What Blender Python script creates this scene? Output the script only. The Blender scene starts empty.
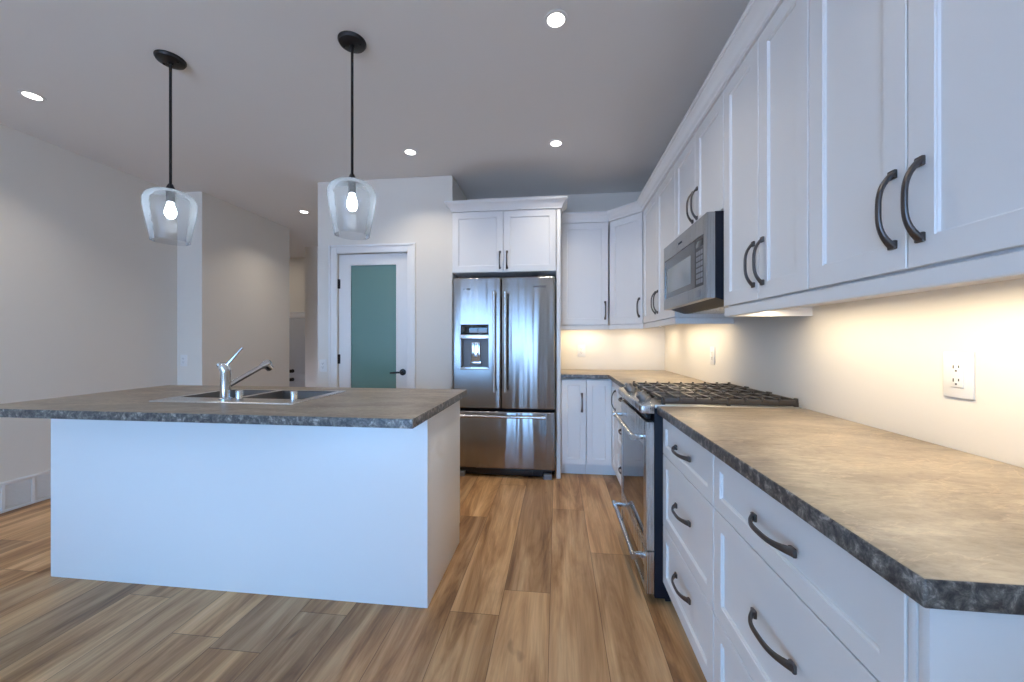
import bpy, bmesh, math, random
from mathutils import Vector, Matrix

C = bpy.context.scene.collection
PI = math.pi
SC = bpy.context.scene

# ------------------------------------------------------------------ camera, world, exposure
F = 382.0
PSI = math.atan((557 - 512) / F)
cam_data = bpy.data.cameras.new('camera')
cam_data.sensor_width = 36.0
cam_data.lens = F / 1024 * 36.0
cam_data.clip_start = 0.02
cam = bpy.data.objects.new('camera', cam_data)
C.objects.link(cam)
cam.location = (0, 0, 1.21)
cam.rotation_euler = (PI / 2, 0, PSI)
SC.camera = cam

SC.view_settings.view_transform = 'Standard'
SC.view_settings.look = 'None'
SC.view_settings.gamma = 1.0
SC.view_settings.use_curve_mapping = False
SC.view_settings.exposure = 0.0
SC.cycles.use_denoising = True
SC.cycles.max_bounces = 10
SC.cycles.diffuse_bounces = 5
SC.cycles.sample_clamp_indirect = 4.0
SC.cycles.caustics_reflective = False
SC.cycles.caustics_refractive = False

SKY_STRENGTH = 14.2
world = bpy.data.worlds.new('sky')
SC.world = world
world.use_nodes = True
wn = world.node_tree
wn.nodes.clear()
w_out = wn.nodes.new('ShaderNodeOutputWorld')
w_bg = wn.nodes.new('ShaderNodeBackground')
w_tc = wn.nodes.new('ShaderNodeTexCoord')
w_sep = wn.nodes.new('ShaderNodeSeparateXYZ')
w_mr = wn.nodes.new('ShaderNodeMapRange')
w_rm = wn.nodes.new('ShaderNodeValToRGB')
w_mr.inputs['From Min'].default_value = -1.0
w_mr.inputs['From Max'].default_value = 1.0
w_rm.color_ramp.elements[0].position = 0.40
w_rm.color_ramp.elements[0].color = (0.385, 0.47, 0.69, 1)
w_rm.color_ramp.elements[1].position = 0.56
w_rm.color_ramp.elements[1].color = (0.235, 0.54, 1.0, 1)
wn.links.new(w_tc.outputs['Generated'], w_sep.inputs[0])
wn.links.new(w_sep.outputs['Z'], w_mr.inputs['Value'])
wn.links.new(w_mr.outputs[0], w_rm.inputs['Fac'])
wn.links.new(w_rm.outputs['Color'], w_bg.inputs['Color'])
w_bg.inputs['Strength'].default_value = SKY_STRENGTH
wn.links.new(w_bg.outputs[0], w_out.inputs['Surface'])

# measured planes of the room
X_WALL = 1.085      # right wall
Y_BACK = 4.03       # back wall
X_LEFT = -3.88      # left wall
Z_CEIL = 2.735
Y_FRONT = -3.4      # wall with the windows, behind the camera
Y_PANTRY = 3.43     # pantry wall
X_PANTRY_R = -0.957
X_PANTRY_L = -2.285


def area_light(name, loc, sx, sy, power, color, rot=(0, 0, 0), shape='RECTANGLE', spread=None):
    d = bpy.data.lights.new(name, 'AREA')
    d.shape = shape
    d.size = sx
    if shape in ('RECTANGLE', 'ELLIPSE'):
        d.size_y = sy
    d.energy = power
    d.color = color
    if spread:
        d.spread = spread
    o = bpy.data.objects.new(name, d)
    C.objects.link(o)
    o.location = loc
    o.rotation_euler = rot
    return o


# daylight comes through the openings in the window wall: portals guide the sky light
OPENINGS = [(-3.2, -0.12, 0.06, 2.3)]
for i, (a, b, c, d) in enumerate(OPENINGS):
    p = area_light('window_portal', ((a + b) / 2, Y_FRONT - 0.02, (c + d) / 2), b - a, d - c, 1, (1, 1, 1), (PI / 2, 0, PI))
    p.data.cycles.is_portal = True

WARM = (1.0, 0.81, 0.55)
SOFT = (1.0, 0.89, 0.74)

# ------------------------------------------------------------------ materials
MAT = {}


def mat(name, color, rough=0.5, metal=0.0, **kw):
    m = bpy.data.materials.new(name)
    m.use_nodes = True
    b = m.node_tree.nodes['Principled BSDF']
    b.inputs['Base Color'].default_value = (*color, 1)
    b.inputs['Roughness'].default_value = rough
    b.inputs['Metallic'].default_value = metal
    for k, v in kw.items():
        b.inputs[k.replace('_', ' ')].default_value = v
    MAT[name] = m
    return m


def nodes(m):
    return m.node_tree.nodes, m.node_tree.links, m.node_tree.nodes['Principled BSDF']


def tex_coord(N, L, scale=(1, 1, 1), kind='Object'):
    tc = N.new('ShaderNodeTexCoord')
    mp = N.new('ShaderNodeMapping')
    mp.inputs['Scale'].default_value = scale
    L.new(tc.outputs[kind], mp.inputs['Vector'])
    return mp.outputs['Vector']


def noise(N, L, vec, scale, detail=4, rough=0.55, dist=0.0):
    n = N.new('ShaderNodeTexNoise')
    n.inputs['Scale'].default_value = scale
    n.inputs['Detail'].default_value = detail
    n.inputs['Roughness'].default_value = rough
    n.inputs['Distortion'].default_value = dist
    L.new(vec, n.inputs['Vector'])
    return n.outputs['Fac']


def ramp(N, L, fac, stops):
    r = N.new('ShaderNodeValToRGB')
    e = r.color_ramp.elements
    while len(e) < len(stops):
        e.new(0.5)
    for k, (p, c) in enumerate(stops):
        e[k].position = p
        e[k].color = (*c, 1)
    L.new(fac, r.inputs['Fac'])
    return r.outputs['Color']


def mixc(N, L, fac, a, b, mode='MIX'):
    m = N.new('ShaderNodeMix')
    m.data_type = 'RGBA'
    m.blend_type = mode
    for sock, v in ((m.inputs[0], fac), (m.inputs[6], a), (m.inputs[7], b)):
        if hasattr(v, 'links') or hasattr(v, 'is_linked'):
            L.new(v, sock)
        elif isinstance(v, tuple):
            sock.default_value = (*v, 1)
        else:
            sock.default_value = v
    return m.outputs[2]


def math_node(N, L, op, a, b=None):
    m = N.new('ShaderNodeMath')
    m.operation = op
    for s, v in ((m.inputs[0], a), (m.inputs[1], b)):
        if v is None:
            continue
        if isinstance(v, (int, float)):
            s.default_value = v
        else:
            L.new(v, s)
    return m.outputs[0]


def bump(N, L, b, height, strength, dist=0.01):
    n = N.new('ShaderNodeBump')
    n.inputs['Strength'].default_value = strength
    n.inputs['Distance'].default_value = dist
    L.new(height, n.inputs['Height'])
    L.new(n.outputs[0], b.inputs['Normal'])


def painted(name, color, rough, grain=0.04):
    m = mat(name, color, rough)
    N, L, b = nodes(m)
    v = tex_coord(N, L)
    bump(N, L, b, noise(N, L, v, 180, 3), grain, 0.002)
    return m


painted('wall_paint', (0.77, 0.735, 0.675), 0.75)
painted('ceiling_paint', (0.81, 0.80, 0.79), 0.9)
painted('trim_paint', (0.82, 0.82, 0.82), 0.4, 0.0)
painted('cabinet_paint', (0.85, 0.85, 0.85), 0.33, 0.015)
painted('cabinet_inside', (0.74, 0.72, 0.68), 0.5, 0.0)
mat('handle_metal', (0.11, 0.10, 0.10), 0.36, 0.85)
mat('black_metal', (0.012, 0.012, 0.014), 0.4, 0.3)
mat('black_plastic', (0.012, 0.013, 0.017), 0.35)
mat('dark_side', (0.010, 0.012, 0.020), 0.55, 0.0, Specular_IOR_Level=0.2)
mat('black_glass', (0.008, 0.009, 0.011), 0.06, 0.0, Specular_IOR_Level=0.7)
mat('oven_glass', (0.014, 0.013, 0.012), 0.04, 0.0, Specular_IOR_Level=1.0)
mat('chrome', (0.68, 0.69, 0.71), 0.12, 1.0)
mat('brushed_nickel', (0.60, 0.60, 0.60), 0.25, 1.0)
mat('cast_iron', (0.06, 0.052, 0.048), 0.38, 0.3)
mat('satin_grey', (0.22, 0.215, 0.215), 0.45, 0.6)
mat('outlet_plastic', (0.80, 0.80, 0.79), 0.35)
mat('slot_dark', (0.05, 0.05, 0.05), 0.6)
mat('window_screen', (0.30, 0.32, 0.33), 0.18)
mat('gasket_grey', (0.25, 0.26, 0.28), 0.5)
mat('lettering', (0.03, 0.04, 0.07), 0.4)
mat('vinyl_white', (0.8, 0.8, 0.8), 0.4)
mat('door_grey', (0.55, 0.56, 0.58), 0.45)

# stainless steel, vertical brushing and slightly wavy sheet
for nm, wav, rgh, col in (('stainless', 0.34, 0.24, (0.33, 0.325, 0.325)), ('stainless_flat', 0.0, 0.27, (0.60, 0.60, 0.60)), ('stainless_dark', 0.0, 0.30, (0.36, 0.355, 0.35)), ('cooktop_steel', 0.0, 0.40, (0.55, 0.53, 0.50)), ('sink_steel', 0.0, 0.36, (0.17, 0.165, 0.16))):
    m = mat(nm, col, rgh, 1.0)
    N, L, b = nodes(m)
    v2 = tex_coord(N, L, (260, 260, 2))
    g = noise(N, L, v2, 1.0, 2)
    L.new(ramp(N, L, g, [(0.3, (rgh - (0.01 if wav else 0.05),) * 3), (0.7, (rgh + (0.01 if wav else 0.06),) * 3)]), b.inputs['Roughness'])
    if wav:
        tg = N.new('ShaderNodeTangent')
        tg.direction_type = 'RADIAL'
        tg.axis = 'Z'
        L.new(tg.outputs[0], b.inputs['Tangent'])
        b.inputs['Anisotropic'].default_value = 0.75
        b.inputs['Anisotropic Rotation'].default_value = 0.25
        v = tex_coord(N, L, (5.0, 1, 0.35))
        bump(N, L, b, noise(N, L, v, 1.0, 2, 0.5), wav, 0.10)

# stone-look laminate worktop
m = mat('laminate', (0.3, 0.25, 0.2), 0.42)
N, L, b = nodes(m)
v = tex_coord(N, L, (1.0, 2.3, 1.0))
big = noise(N, L, v, 2.6, 8, 0.62, 1.2)
base = ramp(N, L, big, [(0.30, (0.195, 0.160, 0.124)), (0.45, (0.275, 0.229, 0.178)), (0.58, (0.345, 0.290, 0.225)), (0.74, (0.46, 0.395, 0.312))])
fine = noise(N, L, v, 34, 6, 0.7, 0.6)
spk = ramp(N, L, fine, [(0.34, (0.68, 0.68, 0.70)), (0.5, (0.97, 0.97, 0.97)), (0.68, (1.2, 1.18, 1.16))])
c1 = mixc(N, L, 0.75, base, spk, 'MULTIPLY')
vn = noise(N, L, tex_coord(N, L, (0.8, 2.2, 1)), 2.2, 5, 0.6, 2.4)
vein = ramp(N, L, vn, [(0.485, (0, 0, 0)), (0.50, (1, 1, 1)), (0.515, (0, 0, 0))])
vfac = math_node(N, L, 'MULTIPLY', vein, 0.4)
L.new(mixc(N, L, vfac, c1, (0.55, 0.42, 0.30)), b.inputs['Base Color'])
bump(N, L, b, fine, 0.06, 0.004)

# the rolled edge shows the speckle of the same laminate at a darker, coarser cut
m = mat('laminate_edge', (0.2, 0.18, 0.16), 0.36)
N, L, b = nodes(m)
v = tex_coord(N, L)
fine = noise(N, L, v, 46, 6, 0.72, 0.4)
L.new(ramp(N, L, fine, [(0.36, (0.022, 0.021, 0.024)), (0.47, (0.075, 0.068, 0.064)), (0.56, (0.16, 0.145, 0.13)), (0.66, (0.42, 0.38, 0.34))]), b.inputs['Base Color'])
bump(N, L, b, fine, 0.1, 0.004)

# oak plank floor, planks run along Y
m = mat('oak_planks', (0.4, 0.25, 0.14), 0.44, 0.0, Specular_IOR_Level=0.32)
N, L, b = nodes(m)
tc = N.new('ShaderNodeTexCoord')
sep = N.new('ShaderNodeSeparateXYZ')
L.new(tc.outputs['Object'], sep.inputs[0])
PW, PL = 0.222, 1.52
xs = math_node(N, L, 'DIVIDE', math_node(N, L, 'ADD', sep.outputs['X'], 0.032 + PW * 40), PW)
row = math_node(N, L, 'FLOOR', xs)
fx = math_node(N, L, 'SUBTRACT', xs, row)
wn1 = N.new('ShaderNodeTexWhiteNoise')
wn1.noise_dimensions = '1D'
L.new(row, wn1.inputs['W'])
ys = math_node(N, L, 'ADD', math_node(N, L, 'DIVIDE', math_node(N, L, 'ADD', sep.outputs['Y'], 20.0), PL), math_node(N, L, 'MULTIPLY', wn1.outputs['Value'], 7.0))
col_ = math_node(N, L, 'FLOOR', ys)
fy = math_node(N, L, 'SUBTRACT', ys, col_)
pid = math_node(N, L, 'ADD', math_node(N, L, 'MULTIPLY', row, 17.31), math_node(N, L, 'MULTIPLY', col_, 3.77))
wn2 = N.new('ShaderNodeTexWhiteNoise')
wn2.noise_dimensions = '1D'
L.new(pid, wn2.inputs['W'])
tone = wn2.outputs['Value']
cmb = N.new('ShaderNodeCombineXYZ')
L.new(math_node(N, L, 'MULTIPLY', sep.outputs['X'], 1.0), cmb.inputs[0])
L.new(math_node(N, L, 'MULTIPLY', sep.outputs['Y'], 0.11), cmb.inputs[1])
L.new(math_node(N, L, 'MULTIPLY', tone, 37.0), cmb.inputs[2])
grain = noise(N, L, cmb.outputs[0], 9.5, 5, 0.62, 0.8)
cmb2 = N.new('ShaderNodeCombineXYZ')
L.new(sep.outputs['X'], cmb2.inputs[0])
L.new(math_node(N, L, 'MULTIPLY', sep.outputs['Y'], 0.03), cmb2.inputs[1])
L.new(math_node(N, L, 'MULTIPLY', tone, 91.0), cmb2.inputs[2])
streak = noise(N, L, cmb2.outputs[0], 95, 3, 0.6)
cmb3 = N.new('ShaderNodeCombineXYZ')
L.new(sep.outputs['X'], cmb3.inputs[0])
L.new(math_node(N, L, 'MULTIPLY', sep.outputs['Y'], 0.42), cmb3.inputs[1])
L.new(math_node(N, L, 'MULTIPLY', tone, 53.0), cmb3.inputs[2])
knotn = noise(N, L, cmb3.outputs[0], 7.5, 3, 0.5, 0.5)
wood = ramp(N, L, grain, [(0.28, (0.21, 0.103, 0.046)), (0.42, (0.41, 0.220, 0.098)), (0.54, (0.58, 0.342, 0.168)), (0.72, (0.76, 0.500, 0.270))])
wood = mixc(N, L, 0.32, wood, ramp(N, L, streak, [(0.3, (0.55, 0.55, 0.55)), (0.55, (1.0, 1.0, 1.0)), (0.75, (1.25, 1.25, 1.25))]), 'MULTIPLY')
wood = mixc(N, L, 1.0, wood, ramp(N, L, tone, [(0.0, (0.80, 0.81, 0.84)), (0.5, (1.0, 0.99, 0.97)), (1.0, (1.15, 1.12, 1.06))]), 'MULTIPLY')
kn = ramp(N, L, knotn, [(0.70, (0, 0, 0)), (0.80, (1, 1, 1))])
wood = mixc(N, L, math_node(N, L, 'MULTIPLY', kn, 0.8), wood, (0.05, 0.026, 0.013))
ex = math_node(N, L, 'MINIMUM', fx, math_node(N, L, 'SUBTRACT', 1.0, fx))
ey = math_node(N, L, 'MULTIPLY', math_node(N, L, 'MINIMUM', fy, math_node(N, L, 'SUBTRACT', 1.0, fy)), PL / PW)
ed = math_node(N, L, 'MINIMUM', ex, ey)
seam = math_node(N, L, 'LESS_THAN', ed, 0.0065)
L.new(mixc(N, L, math_node(N, L, 'MULTIPLY', seam, 0.62), wood, (0.045, 0.024, 0.012)), b.inputs['Base Color'])
bump(N, L, b, math_node(N, L, 'SUBTRACT', streak, math_node(N, L, 'MULTIPLY', seam, 2.0)), 0.10, 0.004)

# frosted green pane of the pantry door
m = mat('frosted_glass', (0.135, 0.26, 0.235), 0.16)
N, L, b = nodes(m)
b.inputs['Coat Weight'].default_value = 0.4
b.inputs['Coat Roughness'].default_value = 0.05
v = tex_coord(N, L)
bump(N, L, b, noise(N, L, v, 420, 2), 0.12, 0.002)

# clear blown glass with faint seeds
m = bpy.data.materials.new('clear_glass')
m.use_nodes = True
MAT['clear_glass'] = m
N, L = m.node_tree.nodes, m.node_tree.links
N.remove(N['Principled BSDF'])
tr = N.new('ShaderNodeBsdfTransparent')
tr.inputs['Color'].default_value = (0.985, 0.992, 1.0, 1)
gl = N.new('ShaderNodeBsdfGlossy')
gl.inputs['Roughness'].default_value = 0.03
df = N.new('ShaderNodeBsdfTranslucent')
df.inputs['Color'].default_value = (0.85, 0.92, 1.0, 1)
lw = N.new('ShaderNodeLayerWeight')
lw.inputs['Blend'].default_value = 0.22
vv = tex_coord(N, L)
bp_ = N.new('ShaderNodeBump')
bp_.inputs['Strength'].default_value = 0.25
bp_.inputs['Distance'].default_value = 0.01
L.new(noise(N, L, vv, 38, 2), bp_.inputs['Height'])
L.new(bp_.outputs[0], gl.inputs['Normal'])
L.new(bp_.outputs[0], lw.inputs['Normal'])
mx1 = N.new('ShaderNodeMixShader')
mx1.inputs[0].default_value = 0.08
L.new(tr.outputs[0], mx1.inputs[1])
L.new(df.outputs[0], mx1.inputs[2])
mx2 = N.new('ShaderNodeMixShader')
L.new(math_node(N, L, 'MULTIPLY', lw.outputs['Fresnel'], 0.9), mx2.inputs[0])
L.new(mx1.outputs[0], mx2.inputs[1])
mx3 = N.new('ShaderNodeMixShader')
mx3.inputs[0].default_value = 0.28  # diffuse white mixed into the rim imitates bright refracted light
dd = N.new('ShaderNodeBsdfDiffuse')
dd.inputs['Color'].default_value = (0.9, 0.95, 1.0, 1)
mx4 = N.new('ShaderNodeAddShader')
L.new(df.outputs[0], mx4.inputs[0])
L.new(dd.outputs[0], mx4.inputs[1])
df.inputs['Color'].default_value = (0.5, 0.53, 0.56, 1)
dd.inputs['Color'].default_value = (0.4, 0.43, 0.46, 1)
L.new(gl.outputs[0], mx3.inputs[1])
L.new(mx4.outputs[0], mx3.inputs[2])
L.new(mx3.outputs[0], mx2.inputs[2])
L.new(mx2.outputs[0], N['Material Output'].inputs['Surface'])

# window panes: clear sheet
m = bpy.data.materials.new('window_glass')
m.use_nodes = True
MAT['window_glass'] = m
N, L = m.node_tree.nodes, m.node_tree.links
N.remove(N['Principled BSDF'])
tr = N.new('ShaderNodeBsdfTransparent')
gl = N.new('ShaderNodeBsdfGlossy')
gl.inputs['Roughness'].default_value = 0.0
mx = N.new('ShaderNodeMixShader')
mx.inputs[0].default_value = 0.06
L.new(tr.outputs[0], mx.inputs[1])
L.new(gl.outputs[0], mx.inputs[2])
L.new(mx.outputs[0], N['Material Output'].inputs['Surface'])


def emitter(name, color, strength):
    m = bpy.data.materials.new(name)
    m.use_nodes = True
    N, L = m.node_tree.nodes, m.node_tree.links
    N.remove(N['Principled BSDF'])
    e = N.new('ShaderNodeEmission')
    e.inputs['Color'].default_value = (*color, 1)
    e.inputs['Strength'].default_value = strength
    L.new(e.outputs[0], N['Material Output'].inputs['Surface'])
    MAT[name] = m


emitter('downlight_lens', (1.0, 0.95, 0.88), 9.0)
emitter('bulb_glow', (0.80, 0.90, 1.0), 22.0)
emitter('led_diffuser', (1.0, 0.86, 0.62), 5.0)


# ------------------------------------------------------------------ mesh helpers
class MB:
    def __init__(self):
        self.bm = bmesh.new()

    def _merge(self, other):
        me = bpy.data.meshes.new('tmp')
        other.to_mesh(me)
        other.free()
        self.bm.from_mesh(me)
        bpy.data.meshes.remove(me)

    def box(self, x0, x1, y0, y1, z0, z1, bev=0.0, seg=2, mtx=None):
        t = bmesh.new()
        bmesh.ops.create_cube(t, size=1.0)
        for v in t.verts:
            v.co = Vector(((x0 + x1) / 2 + v.co.x * (x1 - x0), (y0 + y1) / 2 + v.co.y * (y1 - y0), (z0 + z1) / 2 + v.co.z * (z1 - z0)))
        if bev:
            bmesh.ops.bevel(t, geom=list(t.edges), offset=bev, segments=seg, profile=0.5, affect='EDGES')
        if mtx is not None:
            t.transform(mtx)
        self._merge(t)
        return self

    def prism(self, pts, vec, bev=0.0, seg=2, mtx=None):
        t = bmesh.new()
        a = [t.verts.new(p) for p in pts]
        b_ = [t.verts.new(Vector(p) + Vector(vec)) for p in pts]
        n = len(a)
        t.faces.new(list(reversed(a)))
        t.faces.new(b_)
        for i in range(n):
            t.faces.new((a[i], a[(i + 1) % n], b_[(i + 1) % n], b_[i]))
        bmesh.ops.recalc_face_normals(t, faces=list(t.faces))
        if bev:
            bmesh.ops.bevel(t, geom=list(t.edges), offset=bev, segments=seg, profile=0.5, affect='EDGES')
        if mtx is not None:
            t.transform(mtx)
        self._merge(t)
        return self

    def lathe(self, prof, n=24, mtx=None):
        """prof: list of (radius, height) about local Z; closes where radius is 0."""
        t = bmesh.new()
        rings = []
        for r, z in prof:
            if r < 1e-6:
                rings.append([t.verts.new((0, 0, z))])
            else:
                rings.append([t.verts.new((r * math.cos(2 * PI * k / n), r * math.sin(2 * PI * k / n), z)) for k in range(n)])
        for A, B in zip(rings, rings[1:]):
            for k in range(n):
                k2 = (k + 1) % n
                if len(A) == 1 and len(B) == 1:
                    continue
                if len(A) == 1:
                    t.faces.new((A[0], B[k], B[k2]))
                elif len(B) == 1:
                    t.faces.new((A[k], A[k2], B[0]))
                else:
                    t.faces.new((A[k], A[k2], B[k2], B[k]))
        bmesh.ops.recalc_face_normals(t, faces=list(t.faces))
        if mtx is not None:
            t.transform(mtx)
        self._merge(t)
        return self

    def sweep(self, path, secs, up=(1, 0, 0), n=None):
        """path: points; secs: list of (half_w, half_t) per point (rounded section, n-gon)."""
        t = bmesh.new()
        n = n or 10
        rings = []
        P = [Vector(p) for p in path]
        for i, p in enumerate(P):
            d = (P[min(i + 1, len(P) - 1)] - P[max(i - 1, 0)]).normalized()
            u = Vector(up)
            u = (u - d * u.dot(d)).normalized()
            w = d.cross(u)
            hw, ht = secs[i] if isinstance(secs, list) else secs
            ring = []
            for k in range(n):
                a = 2 * PI * k / n + PI / n
                c_, s_ = math.cos(a), math.sin(a)
                q = 0.72
                cx = math.copysign(abs(c_) ** q, c_)
                sx = math.copysign(abs(s_) ** q, s_)
                ring.append(t.verts.new(p + u * hw * cx + w * ht * sx))
            rings.append(ring)
        for A, B in zip(rings, rings[1:]):
            for k in range(n):
                t.faces.new((A[k], A[(k + 1) % n], B[(k + 1) % n], B[k]))
        t.faces.new(list(reversed(rings[0])))
        t.faces.new(rings[-1])
        bmesh.ops.recalc_face_normals(t, faces=list(t.faces))
        self._merge(t)
        return self

    def tube(self, path, r, n=12):
        up = (0, 0, 1)
        d = Vector(path[-1]) - Vector(path[0])
        if abs(d.normalized().z) > 0.9:
            up = (1, 0, 0)
        secs = [(x, x) for x in r] if isinstance(r, list) else (r, r)
        t = bmesh.new()
        rings = []
        P = [Vector(p) for p in path]
        for i, p in enumerate(P):
            dd = (P[min(i + 1, len(P) - 1)] - P[max(i - 1, 0)]).normalized()
            u = Vector(up)
            u = (u - dd * u.dot(dd)).normalized()
            w = dd.cross(u)
            rr = secs[i][0] if isinstance(secs, list) else r
            rings.append([t.verts.new(p + (u * math.cos(2 * PI * k / n) + w * math.sin(2 * PI * k / n)) * rr) for k in range(n)])
        for A, B in zip(rings, rings[1:]):
            for k in range(n):
                t.faces.new((A[k], A[(k + 1) % n], B[(k + 1) % n], B[k]))
        t.faces.new(list(reversed(rings[0])))
        t.faces.new(rings[-1])
        bmesh.ops.recalc_face_normals(t, faces=list(t.faces))
        self._merge(t)
        return self

    def profile_run(self, path, prof):
        """path: XY points; prof: closed list of (out, z); outward is left of the path."""
        t = bmesh.new()
        P = [Vector((p[0], p[1])) for p in path]
        rings = []
        for i, p in enumerate(P):
            dirs = []
            if i > 0:
                dirs.append((P[i] - P[i - 1]).normalized())
            if i < len(P) - 1:
                dirs.append((P[i + 1] - P[i]).normalized())
            ns = [Vector((-d.y, d.x)) for d in dirs]
            if len(ns) == 2:
                nn = (ns[0] + ns[1]).normalized()
                nn = nn / max(0.2, nn.dot(ns[0]))
            else:
                nn = ns[0]
            rings.append([t.verts.new((p.x + nn.x * o, p.y + nn.y * o, z)) for o, z in prof])
        n = len(prof)
        for A, B in zip(rings, rings[1:]):
            for k in range(n):
                t.faces.new((A[k], A[(k + 1) % n], B[(k + 1) % n], B[k]))
        t.faces.new(list(reversed(rings[0])))
        t.faces.new(rings[-1])
        bmesh.ops.recalc_face_normals(t, faces=list(t.faces))
        self._merge(t)
        return self

    def shaker(self, w, h, th=0.02, fr=0.057, rec=0.0085, bead=0.0035):
        """shaker front: local x 0..w, z 0..h, front at y=0 (faces -Y), back at y=th"""
        t = bmesh.new()

        def rect(m_, y):
            return [t.verts.new(p) for p in ((m_, y, m_), (w - m_, y, m_), (w - m_, y, h - m_), (m_, y, h - m_))]
        e = 0.0016
        loops = [rect(0, th), rect(0, e), rect(e, 0), rect(fr, 0), rect(fr + 0.0008, 0.0030), rect(fr + bead, 0.0042), rect(fr + bead + 0.0008, rec)]
        t.faces.new(loops[0])
        for A, B in zip(loops, loops[1:]):
            for k in range(4):
                t.faces.new((A[k], A[(k + 1) % 4], B[(k + 1) % 4], B[k]))
        t.faces.new(loops[-1])
        bmesh.ops.recalc_face_normals(t, faces=list(t.faces))
        self._merge(t)
        return self

    def plate_with_hole(self, x0, x1, z0, z1, hx0, hx1, hz0, hz1, y0, y1, bev=0.0):
        """vertical slab (front at y0, back at y1) with a rectangular hole"""
        t = bmesh.new()

        def ring(y, a, b_, c, d):
            return [t.verts.new(p) for p in ((a, y, c), (b_, y, c), (b_, y, d), (a, y, d))]
        loops = [ring(y1, hx0, hx1, hz0, hz1), ring(y1, x0, x1, z0, z1)]
        if bev:
            for k in range(1, 5):
                a = PI / 2 * k / 4
                s = bev * (1 - math.cos(a))
                loops.append(ring(y0 + bev * (1 - math.sin(a)), x0 + s, x1 - s, z0 + s, z1 - s))
        else:
            loops.append(ring(y0, x0, x1, z0, z1))
        loops.append(ring(y0, hx0, hx1, hz0, hz1))
        loops.append(loops[0])
        for A, B in zip(loops, loops[1:]):
            for k in range(4):
                t.faces.new((A[k], A[(k + 1) % 4], B[(k + 1) % 4], B[k]))
        bmesh.ops.recalc_face_normals(t, faces=list(t.faces))
        self._merge(t)
        return self

    def mesh(self, name, material, smooth=True):
        me = bpy.data.meshes.new(name)
        self.bm.to_mesh(me)
        self.bm.free()
        ms = material if isinstance(material, list) else [material]
        for m_ in ms:
            me.materials.append(MAT[m_])
        if smooth:
            me.polygons.foreach_set('use_smooth', [True] * len(me.polygons))
            me.set_sharp_from_angle(angle=math.radians(32))
        me.update()
        return me

    def build(self, name, material, parent=None, loc=(0, 0, 0), rot=(0, 0, 0)):
        return link(name, self.mesh(name, material), parent, loc, rot)


def link(name, me, parent=None, loc=(0, 0, 0), rot=(0, 0, 0)):
    o = bpy.data.objects.new(name, me)
    C.objects.link(o)
    o.parent = parent
    o.location = loc
    o.rotation_euler = rot
    return o


def tag(o, label, cat, group=None, kind=None):
    o['label'] = label
    o['category'] = cat
    if group:
        o['group'] = group
    if kind:
        o['kind'] = kind
    return o


def empty(name, loc, rotz, label, cat, group=None):
    o = bpy.data.objects.new(name, None)
    C.objects.link(o)
    o.location = loc
    o.rotation_euler = (0, 0, rotz)
    o.empty_display_size = 0.1
    return tag(o, label, cat, group)


def struct(name, mb, material, label, cat, parent=None):
    o = mb.build(name, material, parent)
    o['kind'] = 'structure'
    if parent is None:
        tag(o, label, cat)
    return o


def copy_tree(o, parent=None):
    c = o.copy()
    C.objects.link(c)
    c.parent = parent
    for ch in list(o.children):
        copy_tree(ch, c)
    return c


def text_mesh(s, size, depth, material):
    cu = bpy.data.curves.new('lettering', 'FONT')
    cu.body = s
    cu.size = size
    cu.extrude = depth
    cu.align_x = 'CENTER'
    cu.align_y = 'CENTER'
    o = bpy.data.objects.new('lettering_tmp', cu)
    C.objects.link(o)
    bpy.context.view_layer.update()
    me = bpy.data.meshes.new_from_object(o.evaluated_get(bpy.context.evaluated_depsgraph_get()))
    bpy.data.objects.remove(o)
    bpy.data.curves.remove(cu)
    me.materials.clear()
    me.materials.append(MAT[material])
    return me


# ------------------------------------------------------------------ room shell
T = 0.12
struct('floor', MB().box(X_LEFT - T, X_WALL + T, Y_FRONT - T, 4.78, -0.12, 0.0).box(-3.59, X_WALL + T, 4.78, 5.9, -0.12, 0.0), 'oak_planks',
       'wide oak plank floor running towards the back wall', 'floor')
struct('floor_foyer', MB().box(-6.2, -3.59, 4.78, 6.7, -0.52, -0.40), 'oak_planks', 'lower entry floor beyond the hallway', 'floor')
struct('ceiling', MB().box(-6.2, X_WALL + T, Y_FRONT - T, 6.8, Z_CEIL, Z_CEIL + 0.1), 'ceiling_paint', 'flat white painted ceiling with recessed lights', 'ceiling')
struct('wall_right', MB().box(X_WALL, X_WALL + T, Y_FRONT, Y_BACK + T, 0, Z_CEIL), 'wall_paint', 'cream wall behind the long worktop and range', 'wall')
struct('wall_back', MB().box(X_PANTRY_R - 0.11, X_WALL, Y_BACK, Y_BACK + T, 0, Z_CEIL), 'wall_paint', 'cream wall behind the refrigerator and corner cabinets', 'wall')
struct('wall_left', MB().box(X_LEFT - T, X_LEFT, Y_FRONT, 3.50, 0, Z_CEIL), 'wall_paint', 'long grey-beige wall at far left of island', 'wall')
struct('wall_left_return', MB().box(X_LEFT - T, -3.595, 3.50, 4.78, 0, Z_CEIL).box(-6.2, X_LEFT - T, 4.66, 4.78, -0.4, Z_CEIL), 'wall_paint',
       'wall block stepping out from left wall beside hallway', 'wall')
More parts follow.
